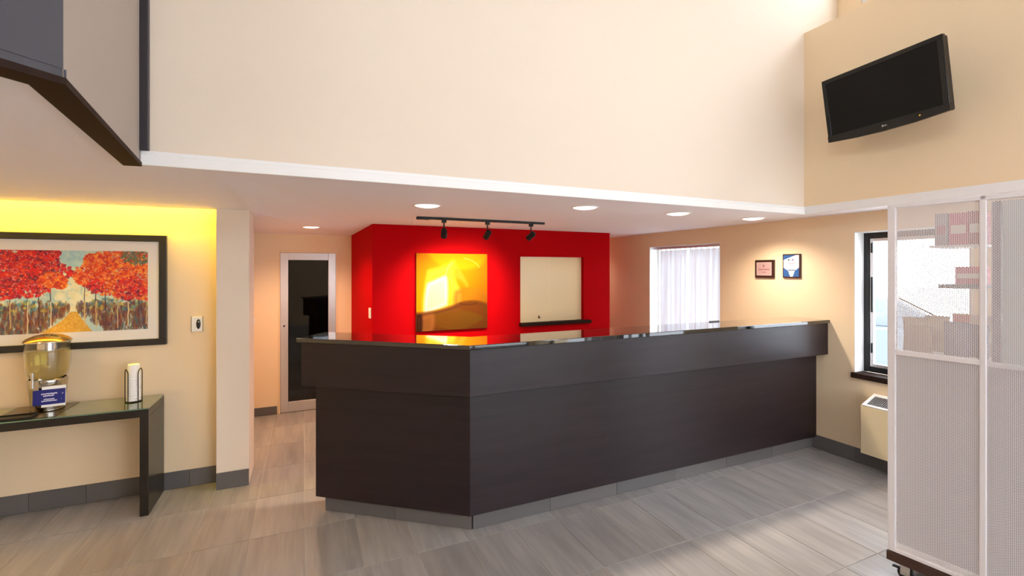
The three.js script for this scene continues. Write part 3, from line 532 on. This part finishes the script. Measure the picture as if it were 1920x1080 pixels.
// ---------------------------------------------------------------- curtains
{
  const panel = (z0, z1, n, name, label, ph) => {
    const nu = 160, nv = 24, P = [], I = [], uv = [], y1 = cy1 - 0.06, y0 = cy0 + 0.03;
    for (let j = 0; j <= nv; j++) for (let i = 0; i <= nu; i++) {
      const a = i / nu, b = j / nv, k = 0.45 + 0.55 * Math.min(1, b * 5);
      const wv = Math.sin(a * n * Math.PI * 2 + ph + 0.5 * Math.sin(b * 3 + a * 7)) * 0.5 + 0.3 * Math.sin(a * n * 1.37 * 6.283 + ph * 2 + b * 0.8);
      P.push(XR + 0.07 + 0.026 * k * wv + 0.006 * Math.sin(a * n * 12.6 + 1) * (b < 0.08 ? 1 : 0.2), y1 + (y0 - y1) * b, z0 + (z1 - z0) * a + 0.006 * Math.cos(a * n * 6.283 + ph) * Math.sin(a * Math.PI)); uv.push(a * (z1 - z0) * 2, b * 2);
    }
    for (let j = 0; j < nv; j++) for (let i = 0; i < nu; i++) { const q = j * (nu + 1) + i; I.push(q, q + 1, q + nu + 1, q + 1, q + nu + 2, q + nu + 1); }
    const g = new THREE.BufferGeometry(); g.setAttribute('position', new THREE.Float32BufferAttribute(P, 3)); g.setAttribute('uv', new THREE.Float32BufferAttribute(uv, 2)); g.setIndex(I); g.computeVertexNormals();
    const t = thing(name, label, 'curtain', [0, 0, 0], 0, 'white curtain panels');
    part('cloth', g, M.sheer, t);
    const heads = []; for (let i = 0; i < n; i++) { const z = z0 + (z1 - z0) * (i + 0.5) / n; heads.push(bx(XR + 0.055, XR + 0.085, y1 - 0.004, y1 + 0.018, z - 0.004, z + 0.004, 0.001)); }
    part('hooks', heads, M.white, t);
  };
  M.sheer = phys({ color: '#f1f3f8', roughness: 1, transmission: 0.13, thickness: 0 });
  panel(cz0 + 0.13, -4.632, 6, 'curtain', 'white pleated curtain panel on the side of the red wall', 0.3);
  panel(-4.628, cz1 - 0.012, 6, 'curtain', 'white pleated curtain panel on the side of the wall plaques', 1.6);
  const r = thing('curtain_rail', 'thin white curtain rail across the top of the curtained window', 'rail');
  part('rail', bx(XR + 0.055, XR + 0.085, cy1 - 0.042, cy1 - 0.008, cz0 + 0.02, cz1 - 0.008, 0.003), M.alu, r);
}

// ---------------------------------------------------------------- heater under the window
{
  const t = thing('wall_heater', 'cream wall heater with a grey grille below the window', 'heater', [XR, 0, -2.40]);
  const L = 1.05, cream = std({ color: '#e2cda4', roughness: 0.5 });
  const body = profile([[0.0, 0.15], [0.19, 0.165], [0.19, 0.572], [0.0, 0.648]], L, 0.006); body.rotateY(0);
  body.scale(-1, 1, 1); { const ix = body.attributes.position; for (let i = 0; i < ix.count; i += 3) for (const a of ['position', 'normal', 'uv']) { const A = body.attributes[a], s = A.itemSize, tmp = []; for (let k = 0; k < s; k++) { tmp[k] = A.array[(i + 1) * s + k]; A.array[(i + 1) * s + k] = A.array[(i + 2) * s + k]; A.array[(i + 2) * s + k] = tmp[k]; } } }
  part('cabinet', body, cream, t);
  const top = new THREE.Group(); top.name = 'top_grille'; top.position.set(-0.095, 0.6135, 0); top.rotation.z = Math.atan2(0.076, 0.19); t.add(top);
  part('grille_frame', [bx(-0.1, -0.078, -0.002, 0.008, 0.004, L - 0.004, 0.002), bx(0.06, 0.098, -0.002, 0.008, 0.004, L - 0.004, 0.002), bx(-0.078, 0.06, -0.002, 0.008, 0.004, 0.03, 0.002), bx(-0.078, 0.06, -0.002, 0.008, L - 0.03, L - 0.004, 0.002)], M.white, top);
  part('grille_tray', bx(-0.078, 0.06, -0.001, 0.001, 0.03, L - 0.03), std({ color: '#4c4b4d', roughness: 0.6 }), top);
  const sl = []; for (let i = 0; i < 66; i++) sl.push(bx(-0.077, 0.059, 0.001, 0.006, 0.034 + i * 0.015, 0.039 + i * 0.015));
  part('grille_bars', sl, std({ color: '#8a888a', roughness: 0.5 }), top).userData.kind = 'stuff';
}

// ---------------------------------------------------------------- perforated display rack
const rackTurn = Math.atan2(-0.989, 0.150), RP = [3.031, 0, -1.520];
{
  const t = thing('display_rack', 'white perforated metal display rack on a dark wood base with castors', 'rack', RP, rackTurn);
  const Wd = 0.82, D = 0.40, y0 = 0.155, y1 = 2.118, mid = 0.388;
  part('base_board', bx(-0.004, Wd + 0.004, 0.1, 0.152, -D - 0.004, 0.006, 0.004), std({ color: '#43281c', roughness: 0.4 }), t, 'dark brown wood base');
  // sheet: cells with an eight-sided hole, columns staggered
  const sheet = (w, h) => {
    const cw = 0.0070, ch = 0.0080, r = 0.0026, P = [], I = [], nx = Math.max(1, Math.round(w / cw)), ny = Math.max(1, Math.round(h / ch)), sx = w / nx, sy = h / ny;
    for (let i = 0; i < nx; i++) for (let j = 0; j < ny - (i % 2); j++) {
      const x = i * sx, y = j * sy + (i % 2) * sy / 2, b = P.length / 3, c = [[x, y], [x + sx, y], [x + sx, y + sy], [x, y + sy]];
      for (const [a, q] of c) P.push(a, q, 0);
      for (let k = 0; k < 8; k++) { const a = -Math.PI * 0.75 - Math.PI / 8 + k * Math.PI / 4; P.push(x + sx / 2 + r * Math.cos(a), y + sy / 2 + r * Math.sin(a), 0); }
      for (let k = 0; k < 4; k++) { const h0 = b + 4 + 2 * k, h1 = h0 + 1, h2 = b + 4 + (2 * k + 2) % 8, n = b + (k + 1) % 4; I.push(b + k, h1, h0, b + k, n, h1, n, h2, h1); }
    }
    const g = new THREE.BufferGeometry(); g.setAttribute('position', new THREE.Float32BufferAttribute(P, 3)); g.setIndex(I); g.computeVertexNormals(); return g;
  };
  const fr = 0.036;
  const post = (x, z, wd = fr) => bx(x, x + wd, y0, y1, z - 0.03, z, 0.003);
  const front = part('front_frame', [post(0, 0), post(Wd - fr, 0), post(mid - 0.012, 0, 0.024), bx(fr, Wd - fr, y0, y0 + 0.022, -0.03, 0, 0.003), bx(fr, Wd - fr, y1 - 0.022, y1, -0.03, 0, 0.003), bx(fr, mid, 1.268, 1.296, -0.03, 0, 0.003)], M.perforated, t);
  part('perforated_sheet', sheet(mid - fr, y1 - y0 - 0.03).translate(fr, y0 + 0.015, -0.006), M.perforated, t);
  part('perforated_sheet', sheet(Wd - fr - mid, y1 - y0 - 0.03).translate(mid, y0 + 0.015, -0.006), M.perforated, t);
  part('rear_frame', [bx(0, fr, y0, 1.262, -D, -D + 0.03, 0.003), post(Wd - fr, -D + 0.03), post(mid - 0.012, -D + 0.03, 0.024), bx(fr, Wd - fr, y0, y0 + 0.022, -D, -D + 0.03, 0.003), bx(mid, Wd - fr, y1 - 0.022, y1, -D, -D + 0.03, 0.003)], M.perforated, t);
  part('inner_panel', bx(0.012, Wd - 0.012, y0 + 0.018, 1.26, -0.096, -0.09), std({ color: '#a39ba0', roughness: 0.6 }), t, 'grey solid inner panel');
  part('inner_panel', bx(mid + 0.052, Wd - 0.012, 1.28, y1 - 0.024, -0.096, -0.09), std({ color: '#b4bdb8', roughness: 0.6 }), t, 'pale green grey inner panel');
  part('divider', bx(mid + 0.014, mid + 0.05, 1.28, y1 - 0.024, -0.12, -0.09, 0.003), M.charcoal, t, 'dark inner upright');
  part('shelf', bx(0.006, Wd - 0.006, 1.262, 1.278, -D + 0.032, -0.032, 0.002), M.perforated, t);
  part('shelf', bx(0.2, mid - 0.01, 1.648, 1.668, -D + 0.06, -0.08, 0.002), M.charcoal, t, 'short dark shelf');
  part('shelf', bx(0.16, mid - 0.01, 1.868, 1.88, -D + 0.06, -0.08, 0.002), M.perforated, t);
  part('shelf', bx(0.006, Wd - 0.006, 0.156, 0.17, -D + 0.032, -0.032, 0.002), M.perforated, t);
  for (const [x, z] of [[0.07, -0.05], [Wd - 0.07, -0.05], [0.07, -D + 0.05], [Wd - 0.07, -D + 0.05]]) {
    const c = new THREE.Group(); c.name = 'castor'; c.position.set(x, 0, z); t.add(c);
    part('castor_fork', [bx(-0.026, 0.026, 0.088, 0.0995, -0.026, 0.026, 0.003), bx(-0.022, 0.022, 0.03, 0.09, -0.019, -0.015, 0.001), bx(-0.022, 0.022, 0.03, 0.09, 0.015, 0.019, 0.001), new THREE.CylinderGeometry(0.006, 0.006, 0.042, 12).rotateX(Math.PI / 2).translate(0, 0.038, 0)], M.chrome, c);
    part('wheel', new THREE.CylinderGeometry(0.037, 0.037, 0.024, 28).rotateX(Math.PI / 2).translate(0, 0.0385, 0), M.black, c);
    part('brake_lever', bx(-0.062, -0.02, 0.05, 0.058, -0.012, 0.012, 0.003), M.black, c);
  }
}
// goods on the rack, placed in the rack's own directions
function inRack(o, x, y, z, turn = 0) { const c = Math.cos(rackTurn), s = Math.sin(rackTurn); o.position.set(RP[0] + c * x + s * z, y, RP[2] - s * x + c * z); o.rotation.y = rackTurn + turn; return o; }
function bagGeo(w, h, d) {
  const nu = 20, nv = 24, P = [], I = [], uv = [];
  for (const sd of [1, -1]) { const b0 = P.length / 3; for (let j = 0; j <= nv; j++) for (let i = 0; i <= nu; i++) { const a = i / nu * 2 - 1, b = j / nv * 2 - 1, k = Math.pow(Math.max(0, (1 - a * a) * (1 - Math.pow(Math.abs(b), 3))), 0.55); P.push(a * w / 2 * (1 - 0.05 * (1 - b * b)), (b + 1) * h / 2, sd * (d / 2 * k + 0.0006)); uv.push(i / nu, j / nv); }
    for (let j = 0; j < nv; j++) for (let i = 0; i < nu; i++) { const q = b0 + j * (nu + 1) + i, f = [q, q + 1, q + nu + 1, q + 1, q + nu + 2, q + nu + 1]; if (sd < 0) f.reverse(); I.push(...f); } }
  const g = new THREE.BufferGeometry(); g.setAttribute('position', new THREE.Float32BufferAttribute(P, 3)); g.setAttribute('uv', new THREE.Float32BufferAttribute(uv, 2)); g.setIndex(I); g.computeVertexNormals(); return g;
}
{
  const bag = (w, h, d, col, trimc, label, x, y, z, turn) => { const t = thing('snack_bag', label, 'snack bag', [0, 0, 0], 0, 'snack bags on the rack shelf'); part('pouch', bagGeo(w, h, d), std({ color: col, roughness: 0.4 }), t); part('seal', [bx(-w / 2, w / 2, h - 0.012, h + 0.006, -0.0015, 0.0015)], std({ color: trimc, roughness: 0.4 }), t); inRack(t, x, y, z, turn); };
  bag(0.11, 0.19, 0.06, '#a5835a', '#7d5f3c', 'tan snack bag leaning at the open end of the rack shelf', 0.075, 1.279, -0.17, 0.25);
  bag(0.11, 0.2, 0.06, '#b7976a', '#8a6a42', 'light tan snack bag between the tan bag and the purple bag', 0.155, 1.279, -0.24, -0.1);
  bag(0.1, 0.15, 0.05, '#9c7a4e', '#75582f', 'small brown snack bag in front of the tan bags on the rack', 0.12, 1.279, -0.1, 0.1);
  bag(0.1, 0.18, 0.06, '#4b4360', '#38324a', 'dark purple snack bag beside the tan bags on the rack', 0.255, 1.279, -0.15, 0.1);
  bag(0.09, 0.17, 0.05, '#55506a', '#3d3850', 'dusky violet snack bag next to the rack middle post', 0.33, 1.279, -0.19, -0.15);
  bag(0.08, 0.215, 0.045, '#d23a2a', '#e8b23a', 'red and yellow snack bag behind the purple bags', 0.24, 1.279, -0.315, 0.1);
  const boxOf = (w, h, d, mat, mat2, label, x, y, z, turn) => { const t = thing('snack_box', label, 'box', [0, 0, 0], 0, 'cardboard boxes on the rack'); part('carton', bx(-w / 2, w / 2, 0.0005, h, -d / 2, d / 2, 0.002), mat, t); part('print_band', bx(-w / 2 + 0.008, w / 2 - 0.008, h * 0.35, h * 0.62, d / 2, d / 2 + 0.0006), mat2, t); inRack(t, x, y, z, turn); };
  const redC = std({ color: '#c8303a', roughness: 0.5 }), pale = std({ color: '#efd9c8', roughness: 0.5 }), grey = std({ color: '#8d8288', roughness: 0.5 }), dred = std({ color: '#a3242e', roughness: 0.5 });
  boxOf(0.055, 0.175, 0.12, grey, dred, 'grey carton at the left of the top red cartons', 0.198, 1.881, -0.19, 0);
  boxOf(0.075, 0.172, 0.12, redC, pale, 'red carton beside the grey carton on the top shelf', 0.266, 1.881, -0.19, 0);
  boxOf(0.065, 0.176, 0.12, dred, pale, 'deep red carton next to the rack middle post on the top shelf', 0.338, 1.881, -0.19, 0);
  boxOf(0.115, 0.095, 0.1, redC, pale, 'low red carton on the short dark shelf', 0.31, 1.669, -0.19, 0);
  boxOf(0.1, 0.22, 0.05, std({ color: '#cfb0a4', roughness: 0.6 }), pale, 'pale pink carton standing behind the violet bag', 0.335, 1.279, -0.28, 0);
}

// ---------------------------------------------------------------- outside: ground and a parked car
struct('ground', [bx(4.95, 60, -0.3, -0.12, -40, 40), bx(-40, 4.95, -0.3, -0.12, 3.6, 40)], std({ color: '#c9c9c8', roughness: 0.9 }));
{
  const t = thing('car', 'blue grey hatchback parked outside the window', 'car', [9.2, -0.12, -4.75], -1.05);
  const paint = phys({ color: '#69747f', roughness: 0.45, metalness: 0 }), wd = 1.7;
  const body = profile([[-2.0, 0.3], [-2.05, 0.62], [-1.95, 0.86], [-1.7, 0.94], [-1.62, 0.95], [0.95, 0.95], [1.75, 0.84], [2.0, 0.7], [2.06, 0.45], [1.98, 0.28], [1.62, 0.24], [1.55, 0.44], [1.3, 0.6], [1.05, 0.44], [0.98, 0.24], [-0.98, 0.24], [-1.05, 0.44], [-1.3, 0.6], [-1.55, 0.44], [-1.62, 0.26]], wd, 0.05); body.translate(0, 0, -wd / 2);
  part('body', body, paint, t);
  const cab = profile([[-1.75, 0.93], [-1.5, 1.34], [-1.2, 1.45], [-0.2, 1.47], [0.15, 1.42], [0.95, 0.93]], wd - 0.24, 0.06); cab.translate(0, 0, -(wd - 0.24) / 2); part('roof', cab, paint, t);
  for (const s of [-1, 1]) { const g = profile([[-1.5, 0.99], [-1.32, 1.3], [-0.5, 1.38], [-0.5, 0.99]], 0.012).translate(0, 0, s * (wd - 0.235) / 2 - 0.006), g2 = profile([[-0.44, 0.99], [-0.44, 1.38], [0.12, 1.36], [0.7, 0.99]], 0.012).translate(0, 0, s * (wd - 0.235) / 2 - 0.006); part('side_window', g, M.blackGloss, t); part('side_window', g2, M.blackGloss, t); part('mirror', new RoundedBoxGeometry(0.12, 0.12, 0.16, 2, 0.03).translate(0.62, 1.03, s * 0.9), paint, t); }
  const ws = bx(-0.44, 0.44, -0.6, 0.6, -0.006, 0.006); const wsm = part('windscreen', ws, M.blackGloss, t); wsm.rotation.set(0, 0, Math.PI / 2 - 0.0); wsm.scale.set(0.92, 1, 1); wsm.rotation.set(0, 0, 0); wsm.geometry = bx(-0.43, 0.43, -0.008, 0.008, -0.62, 0.62); wsm.position.set(0.57, 1.2, 0); wsm.rotation.z = -0.545;
  for (const [x, z] of [[-1.3, 0.76], [-1.3, -0.76], [1.3, 0.76], [1.3, -0.76]]) { const w = part('wheel', new THREE.CylinderGeometry(0.31, 0.31, 0.2, 32).rotateX(Math.PI / 2).translate(x, 0.311, z), M.black, t); part('hub_cap', new THREE.CylinderGeometry(0.19, 0.19, 0.21, 24).rotateX(Math.PI / 2).translate(x, 0.311, z), M.alu, w); }
  for (const s of [-1, 1]) part('headlamp', new THREE.SphereGeometry(1, 20, 12).scale(0.14, 0.07, 0.16).translate(1.88, 0.68, s * 0.62), M.alu, t);
}

renderer.render(scene, camera);
